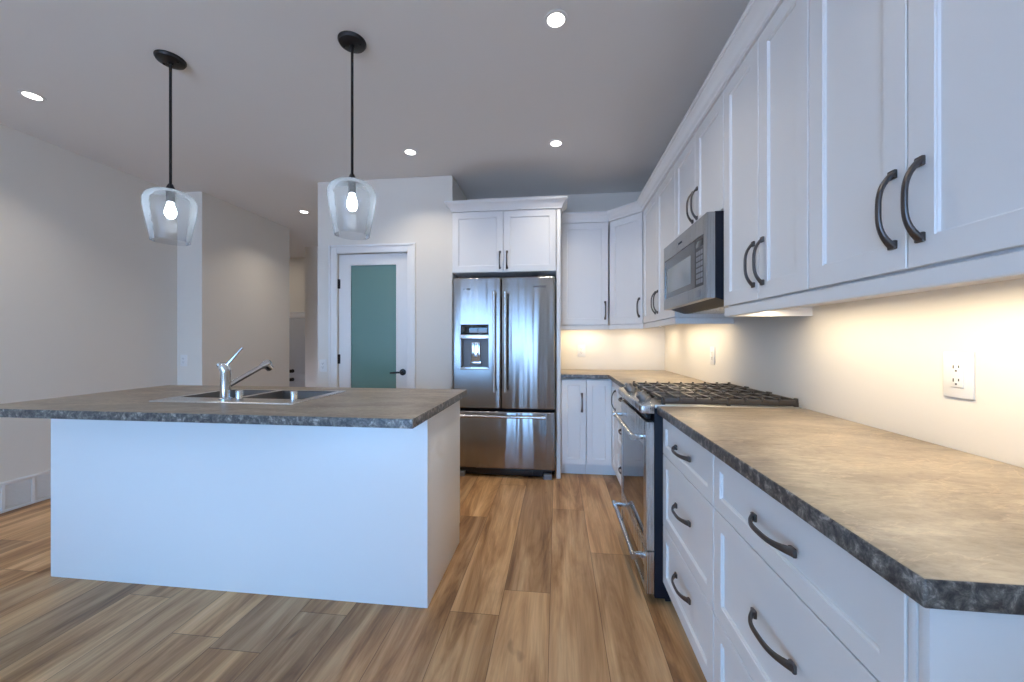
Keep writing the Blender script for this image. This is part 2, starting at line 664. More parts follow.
# pantry wall with the door opening, its return beside the refrigerator and its hall side
DX0, DX1, DZ = -2.085, -1.38, 2.045
struct('wall_pantry', MB().box(X_PANTRY_L, DX0, Y_PANTRY, Y_PANTRY + 0.11, 0, Z_CEIL)
       .box(DX1, X_PANTRY_R, Y_PANTRY, Y_PANTRY + 0.11, 0, Z_CEIL)
       .box(DX0, DX1, Y_PANTRY, Y_PANTRY + 0.11, DZ, Z_CEIL)
       .box(X_PANTRY_R - 0.11, X_PANTRY_R, Y_PANTRY + 0.11, Y_BACK, 0, Z_CEIL), 'wall_paint', 'cream wall holding the frosted pantry door', 'wall')
struct('wall_hall_side', MB().box(X_PANTRY_L, X_PANTRY_L + 0.11, Y_PANTRY + 0.11, 5.75, 0, Z_CEIL)
       .box(X_PANTRY_L + 0.11, X_PANTRY_R - 0.11, 4.9, 5.0, 0, Z_CEIL), 'wall_paint', 'hallway wall behind the pantry', 'wall')
struct('wall_hall_end', MB().box(-4.05, X_PANTRY_L + 0.11, 5.75, 5.87, -0.4, Z_CEIL), 'wall_paint', 'beige wall at the far end of hallway', 'wall')
struct('wall_foyer', MB().box(-6.2, -4.95, 6.50, 6.62, -0.4, Z_CEIL).box(-3.95, -3.5, 6.50, 6.62, -0.4, Z_CEIL).box(-4.95, -3.95, 6.50, 6.62, 1.64, Z_CEIL)
       .box(-6.2, -3.5, 6.62, 6.70, -0.4, Z_CEIL).box(-6.32, -6.2, 4.66, 6.62, -0.4, Z_CEIL).box(-3.62, -3.5, 5.87, 6.5, -0.4, Z_CEIL), 'wall_paint', 'entry wall around the front door', 'wall')
struct('wall_added_shade', MB().box(0.12, X_WALL, -0.34, -0.22, 0, 1.04), 'wall_paint', 'added unseen low wall behind the camera, shading the worktop end', 'wall')  # unseen wall added to keep daylight off the worktop end panel
# window wall behind the camera
wf = MB()
xs_ = [X_LEFT - T, OPENINGS[0][0], OPENINGS[0][1], X_WALL + T]
for a, b2 in ((0, 1), (2, 3)):
    wf.box(xs_[a], xs_[b2], Y_FRONT - T, Y_FRONT, 0, Z_CEIL)
for a, b2, c, d in OPENINGS:
    wf.box(a, b2, Y_FRONT - T, Y_FRONT, d, Z_CEIL)
    wf.box(a, b2, Y_FRONT - T, Y_FRONT, 0, c)
struct('wall_front', wf, 'wall_paint', 'wall with the wide patio door, opposite the refrigerator', 'wall')
for i, (a, b2, c, d) in enumerate(OPENINGS):
    n = 2 if i == 0 else 1
    fr = MB()
    y0, y1 = Y_FRONT - 0.09, Y_FRONT - 0.03
    fr.box(a, a + 0.06, y0, y1, c, d).box(b2 - 0.06, b2, y0, y1, c, d).box(a, b2, y0, y1, c, c + 0.06).box(a, b2, y0, y1, d - 0.06, d)
    if n == 2:
        fr.box((a + b2) / 2 - 0.05, (a + b2) / 2 + 0.05, y0, y1, c, d)
    w = struct('window_%d' % (i + 1), fr, 'vinyl_white', 'wide patio door in the wall behind the camera', 'window')
    struct('pane', MB().box(a + 0.05, b2 - 0.05, Y_FRONT - 0.063, Y_FRONT - 0.057, c + 0.05, d - 0.05), 'window_glass', '', '', w)

# baseboards
def board(name, path, label, h=0.125):
    o = MB().profile_run(path, [(0, 0.0), (0.014, 0.0), (0.014, h - 0.02), (0.009, h - 0.004), (0.004, h), (0, h)]).build(name, 'trim_paint')
    o['kind'] = 'structure'
    return tag(o, label, 'baseboard')


board('baseboard_left', [(X_LEFT + 0.0005, 3.4995), (X_LEFT + 0.0005, 2.72)], 'white baseboard on the left wall beyond the vent')
board('baseboard_left_front', [(X_LEFT + 0.0005, 1.78), (X_LEFT + 0.0005, Y_FRONT + 0.001)], 'white baseboard on the left wall nearer the windows')
board('baseboard_return', [(-3.595 + 0.0005, 4.78), (-3.595 + 0.0005, 3.4995), (X_LEFT + 0.001, 3.4995)], 'white baseboard around the stepped wall block')
board('baseboard_pantry', [(-1.30, Y_PANTRY - 0.0005), (X_PANTRY_R, Y_PANTRY - 0.0005)][::-1], 'white baseboard between pantry door and refrigerator')
board('baseboard_hall', [(-2.163, Y_PANTRY - 0.0005), (X_PANTRY_L, Y_PANTRY - 0.0005)], 'short white baseboard left of the pantry door')

# cold air return vent on the left wall
vent = empty('return_air_vent', (X_LEFT + 0.001, 1.78, 0.0), 0, 'wide white return air vent low on the left wall', 'vent')
vf = MB().box(0, 0.012, 0, 0.94, 0.0, 0.02, 0.002).box(0, 0.012, 0, 0.94, 0.195, 0.217, 0.002)
for k in range(7):
    y = 0.94 * k / 6
    vf.box(0, 0.012, max(0, y - 0.009), min(0.94, y + 0.009), 0.02, 0.195)
vf.build('frame', 'trim_paint', vent)
lv = MB()
for k in range(14):
    z = 0.026 + k * 0.0122
    lv.box(0.001, 0.008, 0.008, 0.932, z, z + 0.0095)
lv.build('louvers', 'trim_paint', vent)

# ------------------------------------------------------------------ pantry door (door_1) and casing
cas = MB()
yc = Y_PANTRY - 0.019
for x0, x1 in ((DX0 - 0.075, DX0 + 0.004), (DX1 - 0.004, DX1 + 0.075)):
    cas.box(x0, x1, yc, Y_PANTRY, 0, DZ + 0.075, 0.004)
cas.box(DX0 + 0.004, DX1 - 0.004, yc, Y_PANTRY, DZ - 0.004, DZ + 0.075, 0.004)
for x0, x1 in ((DX0 - 0.075, DX0 - 0.055), (DX1 + 0.055, DX1 + 0.075)):
    cas.box(x0, x1, yc - 0.007, yc + 0.001, 0, DZ + 0.075, 0.003)
cas.box(DX0 - 0.055, DX1 + 0.055, yc - 0.007, yc + 0.001, DZ + 0.055, DZ + 0.075, 0.003)
struct('trim_1', cas, 'trim_paint', 'white casing around the pantry door', 'trim')
door = bpy.data.objects.new('door_1', None)
C.objects.link(door)
door.location = (DX0 + 0.005, Y_PANTRY + 0.02, 0.012)
tag(door, 'white pantry door with one tall frosted green pane', 'door', kind='structure')
DW = DX1 - DX0 - 0.01
gx0, gx1, gz0, gz1 = 0.115, DW - 0.115, 0.25, 1.925
MB().plate_with_hole(0, DW, 0, DZ - 0.02, gx0, gx1, gz0, gz1, 0.0, 0.036, 0.002).build('leaf', 'trim_paint', door)
bd = MB()
for (a, b2, c, d) in ((gx0 - 0.012, gx0 + 0.006, gz0 - 0.012, gz1 + 0.012), (gx1 - 0.006, gx1 + 0.012, gz0 - 0.012, gz1 + 0.012),
                      (gx0 + 0.006, gx1 - 0.006, gz1 - 0.006, gz1 + 0.012), (gx0 + 0.006, gx1 - 0.006, gz0 - 0.012, gz0 + 0.006)):
    bd.box(a, b2, -0.004, 0.006, c, d, 0.002)
bd.build('glazing_bead', 'trim_paint', door)
MB().box(gx0 + 0.001, gx1 - 0.001, 0.012, 0.018, gz0 + 0.001, gz1 - 0.001).build('glass', 'frosted_glass', door)
for z in (0.24, 0.98, 1.70):
    MB().lathe([(0, 0), (0.0085, 0), (0.0085, 0.09), (0, 0.09)], 12, Matrix.Translation((-0.006, -0.008, z))).box(-0.005, 0.014, -0.0015, 0.002, z, z + 0.09).build('hinge', 'black_metal', door)
dh = MB().lathe([(0, 0), (0.031, 0), (0.031, 0.006), (0.027, 0.010), (0.012, 0.012), (0.011, 0.045), (0, 0.045)], 24,
                Matrix.Translation((DW - 0.055, -0.001, 0.905)) @ Matrix.Rotation(PI / 2, 4, 'X'))
dh.sweep([(DW - 0.050, -0.040, 0.905), (DW - 0.09, -0.046, 0.905), (DW - 0.125, -0.046, 0.902), (DW - 0.165, -0.040, 0.899)], [(0.009, 0.008), (0.009, 0.007), (0.009, 0.006), (0.007, 0.005)], (0, 0, 1))
dh.build('lever_handle', 'black_metal', door)
struct('pantry_shelf_wall', MB().box(DX0 - 0.1, DX1 + 0.1, Y_PANTRY + 0.6, Y_PANTRY + 0.65, 0, Z_CEIL), 'wall_paint', 'back of the pantry closet', 'wall')

# front door at the far end of hall
fd = bpy.data.objects.new('door_2', None)
C.objects.link(fd)
fd.location = (-4.93, 6.49, -0.40)
tag(fd, 'grey-white front door glimpsed at the end of hallway', 'door', kind='structure')
fl = MB().box(0, 0.96, 0.0, 0.045, 0.02, 2.03, 0.003)
for (a, b2, c, d) in ((0.16, 0.44, 0.2, 0.85), (0.52, 0.80, 0.2, 0.85), (0.16, 0.44, 1.0, 1.85), (0.52, 0.80, 1.0, 1.85)):
    fl.box(a, b2, -0.006, 0.004, c, d, 0.004)
fl.build('leaf', 'door_grey', fd)
for z in (0.905, 1.06):
    MB().lathe([(0, 0), (0.033, 0), (0.033, 0.01), (0.014, 0.014), (0.014, 0.04), (0.030, 0.05), (0.030, 0.062), (0, 0.07)], 20,
               Matrix.Translation((0.115, 0.0, z)) @ Matrix.Rotation(PI / 2, 4, 'X')).build('door_knob', 'black_metal', fd)
struct('trim_2', MB().box(-5.03, -4.94, 6.475, 6.5, -0.4, 1.72, 0.003).box(-3.96, -3.87, 6.475, 6.5, -0.4, 1.72, 0.003)
       .box(-4.94, -3.96, 6.475, 6.5, 1.635, 1.72, 0.003).box(-5.05, -3.85, 6.46, 6.5, 1.72, 1.745, 0.004), 'trim_paint', 'white casing around the front door', 'trim')

# ------------------------------------------------------------------ cabinet kit
def pull_mesh(length=0.17):
    n = 20
    path, secs = [], []
    for i in range(n + 1):
        t_ = -1 + 2 * i / n
        out = 0.004 + 0.028 * (1 - abs(t_) ** 3.0)
        path.append((0, -out, t_ * (length / 2 - 0.006)))
        e = abs(t_) ** 4
        secs.append((0.0060 + 0.0042 * e, 0.0042 + 0.0012 * e))
    mb = MB().sweep(path, secs, (1, 0, 0), 12)
    for s in (-1, 1):
        mb.box(-0.0095, 0.0095, -0.008, 0.0, s * (length / 2 - 0.008) - 0.010, s * (length / 2 - 0.008) + 0.010, 0.0025)
    return mb.mesh('pull', 'handle_metal')


PULL = pull_mesh()
PULL_FAR = pull_mesh(0.16)
G = 0.0019


def front(root, kind, x0, x1, z0, z1, pull=None, orient='v', loc=None, rot=(0, 0, 0), fr=0.057):
    """one shaker front with its pull; pull = (x, z) in the front's own frame"""
    w, h = x1 - x0 - 2 * G, z1 - z0 - 2 * G
    o = MB().shaker(w, h, 0.019, fr).build(kind, 'cabinet_paint', root, loc if loc is not None else (x0 + G, -0.0205, z0 + G), rot)
    if pull:
        link('pull', PULL, o, (pull[0], 0.0, pull[1]), (0, 0 if orient == 'v' else PI / 2, 0))
    return o


RZ = -PI / 2      # faces -X: local x runs towards the camera, local y into the wall


def carcass_box(w, d, h, z0=0.0):
    return MB().box(0, w, 0.0, d, z0, h, 0.001)


# --- upper cabinets -----------------------------------------------------------
UZ, UT = 1.357, 2.325
UG = 'white shaker wall cabinets'


def upper(loc, rz, w, d, h, doors, label, z0=UZ):
    r = empty('wall_cabinet', (loc[0], loc[1], z0), rz, label, 'wall cabinet', UG)
    carcass_box(w, d, h).build('carcass', 'cabinet_paint', r)
    for (x0, x1, side) in doors:
        ww = x1 - x0
        px = ww - 0.032 if side == 'r' else 0.032
        front(r, 'door', x0, x1, 0.004, h, (px, 0.138 - 0.004), 'v')
    return r


DU = X_WALL - 0.755 - 0.001
upper((0.755, 1.218), RZ, 1.218 - 0.578, DU, UT - UZ, [(0, 0.318, 'r'), (0.318, 0.64, 'l')], 'tall two-door white wall cabinet nearest the camera, upper right')
upper((0.755, 1.795), RZ, 1.795 - 1.22, DU, UT - UZ, [(0, 0.295, 'r'), (0.295, 0.575, 'l')], 'tall two-door white wall cabinet just right of the microwave')
upper((0.755, 2.497), RZ, 2.497 - 1.797, DU, UT - 1.795, [(0, 0.35, 'r'), (0.35, 0.70, 'l')], 'short two-door white wall cabinet directly above the microwave', 1.795)
upper((0.755, 3.39), RZ, 3.39 - 2.50, DU, UT - UZ, [(0, 0.45, 'r'), (0.45, 0.89, 'l')], 'tall two-door white wall cabinet just left of the microwave')
upper((0.036, 3.68), 0, 0.484 - 0.036 - 0.006, Y_BACK - 3.68 - 0.001, UT - UZ, [(0, 0.442, 'r')], 'single-door white wall cabinet on back wall beside the refrigerator')
# diagonal corner unit
ax, ay, bx, by = 0.484, 3.66, 0.735, 3.40
ang = math.atan2(by - ay, bx - ax)
dl = math.hypot(bx - ax, by - ay)
nx, ny = -math.sin(ang), math.cos(ang)          # into the corner
diag = empty('wall_cabinet', (ax + nx * 0.0205, ay + ny * 0.0205, UZ), ang, 'angled single-door white wall cabinet across the room corner', 'wall cabinet', UG)
Minv = (Matrix.Translation(diag.location) @ Matrix.Rotation(ang, 4, 'Z')).inverted()
pts = [Minv @ Vector((p[0], p[1], UZ)) for p in ((ax + nx * 0.0205, ay + ny * 0.0205), (bx + nx * 0.0205 + 0.002, by + ny * 0.0205), (X_WALL - 0.001, 3.392), (X_WALL - 0.001, Y_BACK - 0.001), (ax + 0.002, Y_BACK - 0.001))]
MB().prism(pts, (0, 0, UT - UZ)).build('carcass', 'cabinet_paint', diag)
front(diag, 'door', 0.004, dl - 0.004, 0.004, UT - UZ, (dl - 0.008 - 0.034, 0.138), 'v')

CROWN = [(-0.012, 0.0), (0.010, 0.0), (0.010, 0.012), (0.014, 0.016), (0.018, 0.030), (0.030, 0.047), (0.042, 0.058), (0.052, 0.064), (0.052, 0.070), (0.058, 0.072), (0.058, 0.085), (-0.012, 0.085)]


def crown(path, z, label):
    return tag(MB().profile_run(path, [(o, z + h) for o, h in CROWN]).build('crown_molding', 'cabinet_paint'), label, 'crown molding', 'white crown moldings on the cabinets')


crown([(X_WALL - 0.001, 0.577), (0.735, 0.577), (0.735, 3.40), (0.484, 3.66), (0.040, 3.66)], UT + 0.001, 'long white crown molding running along all the right-hand wall cabinets')
RAIL = [(-0.024, 0.0), (-0.005, 0.0), (-0.003, 0.003), (-0.003, 0.036), (-0.006, 0.0385), (-0.024, 0.0385)]


def rail(path, label):
    return tag(MB().profile_run(path, [(o, 1.3175 + h) for o, h in RAIL]).build('light_rail', 'cabinet_paint'), label, 'light rail', 'white light rails under the wall cabinets')


rail([(X_WALL - 0.001, 0.577), (0.735, 0.577), (0.735, 1.795), (X_WALL - 0.001, 1.795)], 'white light rail under the wall cabinets right of the microwave')
rail([(X_WALL - 0.001, 2.50), (0.735, 2.50), (0.735, 3.40), (0.484, 3.66), (0.036, 3.66)], 'white light rail under the corner wall cabinets left of the microwave')

# --- refrigerator surround ------------------------------------------------------
over = empty('wall_cabinet', (-0.945, 3.40, 1.815), 0, 'wide two-door white cabinet sitting over the refrigerator', 'wall cabinet', UG)
MB().box(0, 0.937, 0, 0.62, 0.012, 0.56, 0.001).build('carcass', 'cabinet_paint', over)
front(over, 'door', 0.0, 0.4685, 0.012, 0.56, (0.4685 - 0.032, 0.105), 'v')
front(over, 'door', 0.4685, 0.937, 0.012, 0.56, (0.032, 0.105), 'v')
for ch in over.children:
    for h in ch.children:
        h.data = PULL_FAR
tag(MB().box(-0.004, 0.032, 3.382, 4.029, 0, 2.375, 0.001).build('side_panel', 'cabinet_paint'), 'tall white end panel between refrigerator and corner cabinets', 'cabinet panel')
crown([(0.034, 3.600), (0.034, 3.380), (-0.946, 3.380), (-0.946, 3.427)], 2.376, 'white crown molding stepping around the cabinet over the refrigerator')

# --- base cabinets --------------------------------------------------------------
BT = 0.874
BG = 'white shaker base cabinets'


def base(name, loc, rz, w, d, label, cat='base cabinet', toe=0.06, h=BT):
    r = empty(name, (*loc, 0), rz, label, cat, BG)
    MB().box(0, w, 0.0, d, 0.105, h, 0.001).build('carcass', 'cabinet_paint', r)
    MB().box(0, w, toe, toe + 0.015, 0.0, 0.105).build('toe_kick', 'cabinet_paint', r)
    return r


DB = X_WALL - 0.50 - 0.001
Z1, Z2, Z3, Z4 = 0.11, 0.372, 0.697, 0.866


def drawers(r, x0, x1):
    w = x1 - x0
    for (a, b2, rel) in ((Z3, Z4, 0.5), (Z2, Z3, 0.54), (Z1, Z2, 0.60)):
        h = b2 - a - 2 * G
        front(r, 'drawer', x0, x1, a, b2, ((w - 2 * G) * 0.5, h * rel), 'h', fr=0.05 if h > 0.2 else 0.042)


d1 = base('drawer_cabinet', (0.50, 1.243), RZ, 1.243 - 0.574, DB, 'white three-drawer base cabinet nearest the camera, under the worktop end')
drawers(d1, 0.0, 1.243 - 0.588)
MB().box(1.243 - 0.587, 1.243 - 0.5745, -0.0195, 0.0, 0.105, BT, 0.001).build('filler_strip', 'cabinet_paint', d1)
MB().box(1.243 - 0.5715, 1.243 - 0.556, -0.0195, DB, 0.0, BT, 0.001).build('end_panel', 'cabinet_paint', d1)
d2 = base('drawer_cabinet', (0.50, 1.812), RZ, 1.812 - 1.245, DB, 'white three-drawer base cabinet right beside the gas range')
drawers(d2, 0.0, 0.567)
d3 = base('drawer_cabinet', (0.50, 3.17), RZ, 3.17 - 2.515, DB, 'white three-drawer base cabinet seen edge-on beyond the range')
drawers(d3, 0.0, 0.655)
nb = base('door_cabinet', (0.036, 3.47), 0, 0.222, Y_BACK - 3.47 - 0.001, 'narrow single-door white base cabinet next to the refrigerator')
front(nb, 'door', 0.0, 0.222, Z1, Z4, (0.222 - 0.040, 0.55), 'v', fr=0.05)
cb = empty('corner_cabinet', (0.26, 3.47, 0), 0, 'white corner base cabinet with folding door where the worktop turns', 'base cabinet', BG)
L_ = [(0.0, 0.0), (0.24, 0.0), (0.24, -0.298), (X_WALL - 0.26 - 0.001, -0.298), (X_WALL - 0.26 - 0.001, Y_BACK - 3.471), (0.0, Y_BACK - 3.471)]
MB().prism([(x, y, 0.105) for x, y in L_], (0, 0, BT - 0.105)).build('carcass', 'cabinet_paint', cb)
MB().box(0, 0.30, 0.06, 0.075, 0, 0.105).box(0.30, 0.315, -0.298, 0.075, 0, 0.105).build('toe_kick', 'cabinet_paint', cb)
front(cb, 'door', 0.0, 0.2185, Z1, Z4, fr=0.05)
front(cb, 'door', 0.0, 0.272, Z1, Z4, (0.272 - 0.05, 0.61), 'v', loc=(0.2195, -0.025, Z1 + G), rot=(0, 0, RZ), fr=0.05)

# --- worktops -------------------------------------------------------------------
def worktop(poly, label, name='worktop'):
    t = bmesh.new()
    a = [t.verts.new((x, y, 0.8765)) for x, y in poly]
    b_ = [t.verts.new((x, y, 0.914)) for x, y in poly]
    n = len(a)
    t.faces.new(list(reversed(a)))
    t.faces.new(b_)
    for i in range(n):
        t.faces.new((a[i], a[(i + 1) % n], b_[(i + 1) % n], b_[i]))
    bmesh.ops.recalc_face_normals(t, faces=list(t.faces))
    bmesh.ops.bevel(t, geom=list(t.edges), offset=0.004, segments=3, profile=0.5, affect='EDGES')
    for f in t.faces:
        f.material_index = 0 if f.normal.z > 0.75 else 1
    mb = MB()
    mb._merge(t)
    return tag(mb.build(name, ['laminate', 'laminate_edge']), label, 'worktop')


worktop([(0.453, 0.531), (X_WALL - 0.001, 0.531), (X_WALL - 0.001, 1.813), (0.453, 1.813)], 'long stone-look worktop right of the range, nearest the camera')
worktop([(0.453, 2.512), (X_WALL - 0.001, 2.512), (X_WALL - 0.001, Y_BACK - 0.001), (0.034, Y_BACK - 0.001), (0.034, 3.42), (0.440, 3.42), (0.453, 3.407)], 'L-shaped stone-look worktop in the far corner beyond the range')

# ------------------------------------------------------------------ kitchen island
isl = empty('kitchen_island', (-1.583, 1.97, 0), 0, 'white panelled kitchen island base under the stone-look top', 'kitchen island')
ib = MB()
IX0, IX1, IY0, IY1 = -2.584 + 1.583, -0.582 + 1.583, 1.672 - 1.97, 2.262 - 1.97
ib.box(IX0, IX1, IY0, IY0 + 0.019, 0.0, 0.8755, 0.0012)
ib.build('back_panel', 'cabinet_paint', isl)
MB().box(IX1 - 0.019, IX1, IY0 + 0.0195, IY1 - 0.02, 0.0, 0.8755, 0.0012).build('end_panel', 'cabinet_paint', isl)
MB().box(IX0, IX0 + 0.019, IY0 + 0.0195, IY1 - 0.02, 0.0, 0.8755, 0.0012).build('end_panel', 'cabinet_paint', isl)
MB().box(IX0 + 0.0195, IX1 - 0.0195, IY0 + 0.02, IY1 - 0.02, 0.10, 0.70, 0.001).build('carcass', 'cabinet_paint', isl)
n = 4
ws = (IX1 - IX0) / n
for k in range(n):
    front(isl, 'door', 0, ws, Z1, Z4, ((ws - 0.035) if k % 2 else 0.035, 0.62), 'v', loc=(IX1 - k * ws - G, IY1, Z1), rot=(0, 0, PI))
# top with the sink cut-out
t = bmesh.new()
TX0, TX1, TY0, TY1 = -2.60, -0.545, 1.398, 2.29
SX0, SX1, SY0, SY1 = -1.955, -1.245, 1.66, 2.085


def rr(x0, x1, y0, y1, z):
    return [t.verts.new(p) for p in ((x0, y0, z), (x1, y0, z), (x1, y1, z), (x0, y1, z))]


e = 0.005
lo = [rr(SX0, SX1, SY0, SY1, 0.8765), rr(TX0, TX1, TY0, TY1, 0.8765), rr(TX0, TX1, TY0, TY1, 0.909), rr(TX0 + 0.0015, TX1 - 0.0015, TY0 + 0.0015, TY1 - 0.0015, 0.9125), rr(TX0 + e, TX1 - e, TY0 + e, TY1 - e, 0.914), rr(SX0, SX1, SY0, SY1, 0.914)]
lo.append(lo[0])
for A, B in zip(lo, lo[1:]):
    for k in range(4):
        t.faces.new((A[k], A[(k + 1) % 4], B[(k + 1) % 4], B[k]))
bmesh.ops.recalc_face_normals(t, faces=list(t.faces))
for f in t.faces:
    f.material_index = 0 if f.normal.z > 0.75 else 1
mb = MB()
mb._merge(t)
tag(mb.build('island_worktop', ['laminate', 'laminate_edge']), 'stone-look worktop with wide overhang on the white island', 'worktop')

# double sink
sink = empty('kitchen_sink', (-1.60, 1.87, 0.9145), 0, 'double-bowl stainless sink set in the island worktop', 'sink')


def o2(x, y):
    return x + 1.60, y - 1.87


def sink_rim():
    """raised flat rim with two bowl openings"""
    bmr = bmesh.new()
    RX0, RX1, RY0, RY1 = -1.60 - 0.375, -1.60 + 0.375, 1.645, 2.10
    xs = [RX0, RX0 + 0.035, -1.635, -1.60, RX1 - 0.035, RX1]
    ys = [RY0, 1.765, RY1 - 0.03, RY1]
    for z, flip in ((0.0, True), (0.0055, False)):
        V = [[bmr.verts.new((*o2(x, y), z)) for y in ys] for x in xs]
        for i in range(5):
            for j in range(3):
                if j == 1 and i in (1, 3):
                    continue
                bmr.faces.new((V[i][j], V[i + 1][j], V[i + 1][j + 1], V[i][j + 1]))
    bmesh.ops.bridge_loops(bmr, edges=[e_ for e_ in bmr.edges if len(e_.link_faces) == 1 and (abs(e_.verts[0].co.x) > 0.3745 and abs(e_.verts[1].co.x) > 0.3745 or False)]) if False else None
    m2 = MB()
    m2._merge(bmr)
    # outer lip
    ox0, oy0 = o2(RX0, RY0)
    ox1, oy1 = o2(RX1, RY1)
    m2.profile_run([(ox0, oy0), (ox0, oy1), (ox1, oy1), (ox1, oy0), (ox0, oy0)], [(0, 0.0), (0.003, 0.0), (0.002, 0.004), (0, 0.0055)])
    return m2, (xs, ys)


srim, (sx, sy) = sink_rim()
srim.build('rim', 'stainless_flat', sink)


def bowl(x0, x1, y0, y1, depth):
    bmr = bmesh.new()
    r = 0.0
    loops = []
    for ins, z in ((0.0, 0.0055), (0.004, -0.002), (0.008, -depth + 0.03), (0.03, -depth + 0.004), (0.06, -depth)):
        ax_, ay_ = o2(x0 + ins, y0 + ins)
        bx_, by_ = o2(x1 - ins, y1 - ins)
        loops.append([bmr.verts.new(p) for p in ((ax_, ay_, z), (bx_, ay_, z), (bx_, by_, z), (ax_, by_, z))])
    for A, B in zip(loops, loops[1:]):
        for k in range(4):
            bmr.faces.new((A[k], A[(k + 1) % 4], B[(k + 1) % 4], B[k]))
    bmr.faces.new(loops[-1])
    m2 = MB()
    m2._merge(bmr)
    return m2


for a, b2 in ((1, 2), (3, 4)):
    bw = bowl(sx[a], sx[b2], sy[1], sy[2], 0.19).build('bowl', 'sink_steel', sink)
    cx_, cy_ = o2((sx[a] + sx[b2]) / 2, (sy[1] + sy[2]) / 2)
    MB().lathe([(0, -0.187), (0.02, -0.188), (0.04, -0.1865), (0.045, -0.189), (0, -0.1895)], 20, Matrix.Translation((cx_, cy_, 0))).build('drain', 'chrome', bw)

# the two small steel cups standing on the sink rim
for (x, y, lb) in ((-1.63 + 0.055, 1.735, 'small steel cup on sink rim beside the faucet'), (-1.285, 1.74, 'small steel cup on sink rim in front of the right bowl')):
    tag(MB().lathe([(0, 0), (0.017, 0), (0.0175, 0.004), (0.0165, 0.008), (0.0165, 0.040), (0.015, 0.043), (0, 0.0435)], 20).build('sink_cup', 'brushed_nickel', None, (x, y, 0.9205)), lb, 'sink cup', 'small steel cups on the sink rim')

# faucet
fx_, fy_, fz_ = -1.632, 1.715, 0.9205
fau = empty('kitchen_faucet', (fx_, fy_, fz_), 0, 'chrome pull-out kitchen faucet with raised lever at the sink', 'faucet')
MB().lathe([(0, 0), (0.029, 0), (0.029, 0.006), (0.0235, 0.010), (0.0225, 0.135), (0.0235, 0.140), (0.0235, 0.147), (0, 0.147)], 28).build('body', 'chrome', fau)
sp0 = Vector((0.010, 0.014, 0.072))
sp1 = Vector((-1.555 - fx_, 1.885 - fy_, 1.085 - fz_))
dv = (sp1 - sp0)
hd = MB()
hd.tube([sp0, sp0 + dv * 0.35, sp0 + dv * 0.88], [0.0135, 0.0125, 0.0125], 18)
hd.build('spout', 'chrome', fau)
ds = dv.normalized()
mtx = Matrix.Translation(sp0 + dv * 0.86) @ Vector((0, 0, 1)).rotation_difference(ds).to_matrix().to_4x4()
sh = MB().lathe([(0, 0), (0.0135, 0), (0.019, 0.012), (0.021, 0.03), (0.020, 0.045), (0.013, 0.052), (0, 0.053)], 22, mtx)
mt2 = Matrix.Translation(sp0 + dv * 0.86 + ds * 0.028) @ Vector((0, 0, -1)).rotation_difference(Vector((ds.x * 0.8, ds.y * 0.8, -0.8)).normalized()).to_matrix().to_4x4()
sh.lathe([(0, 0), (0.020, 0), (0.020, -0.020), (0.0185, -0.036), (0.0155, -0.038), (0, -0.036)], 22, mt2)
sh.build('spray_head', 'chrome', fau)
cap = MB()
tilt = Vector((0.38, 0.12, 0.92)).normalized()
mt3 = Matrix.Translation((0.0, 0.0, 0.142)) @ Vector((0, 0, 1)).rotation_difference(Vector((-0.40, -0.05, 0.92)).normalized()).to_matrix().to_4x4()
cap.lathe([(0, -0.012), (0.0225, -0.008), (0.0235, 0.018), (0.021, 0.032), (0.011, 0.041), (0, 0.043)], 24, mt3)
lev = cap.build('lever_cap', 'chrome', fau)
MB().sweep([Vector((0.004, 0, 0.166)), Vector((0.022, 0.012, 0.196)), Vector((0.044, 0.026, 0.232)), Vector((0.060, 0.036, 0.256))], [(0.0085, 0.0065), (0.008, 0.0058), (0.007, 0.005), (0.006, 0.0042)], (0.4, -0.8, 0)).build('lever', 'chrome', lev)
MB().tube([Vector((-0.012, 0, 0.152)), Vector((-0.036, -0.004, 0.176))], [0.014, 0.0125], 16).build('lever_end_cap', 'chrome', lev)

# ------------------------------------------------------------------ refrigerator
FX0, FX1, FYF = -0.925, -0.017, 3.33
fr = empty('refrigerator', ((FX0 + FX1) / 2, FYF + 0.35, 0), 0, 'stainless french-door refrigerator with bottom freezer drawer', 'refrigerator')
ox, oy = -(FX0 + FX1) / 2, -(FYF + 0.35)


def L3(x, y, z):
    return (x + ox, y + oy, z)


def fbox(mb, x0, x1, y0, y1, z0, z1, bev=0.0, seg=3):
    return mb.box(x0 + ox, x1 + ox, y0 + oy, y1 + oy, z0, z1, bev, seg)


fbox(MB(), FX0 + 0.006, FX1 - 0.002, FYF + 0.073, 4.0, 0.05, 1.765, 0.004).build('cabinet', 'dark_side', fr)
fbox(fbox(MB(), FX0 + 0.03, FX1 - 0.03, FYF + 0.05, FYF + 0.09, 0.012, 0.082, 0.004), FX0 + 0.2, FX1 - 0.2, FYF + 0.04, FYF + 0.052, 0.02, 0.07, 0.003).build('kick_grille', 'black_plastic', fr)
for x in (FX0 + 0.03, FX1 - 0.10):
    fbox(MB(), x, x + 0.075, FYF + 0.01, FYF + 0.11, 0.0, 0.045, 0.004).build('foot', 'gasket_grey', fr)
for x in (FX0 + 0.05, FX1 - 0.15):
    fbox(MB(), x, x + 0.1, FYF + 0.02, FYF + 0.10, 1.766, 1.785, 0.003).build('hinge_cover', 'black_plastic', fr)
XS = -0.490
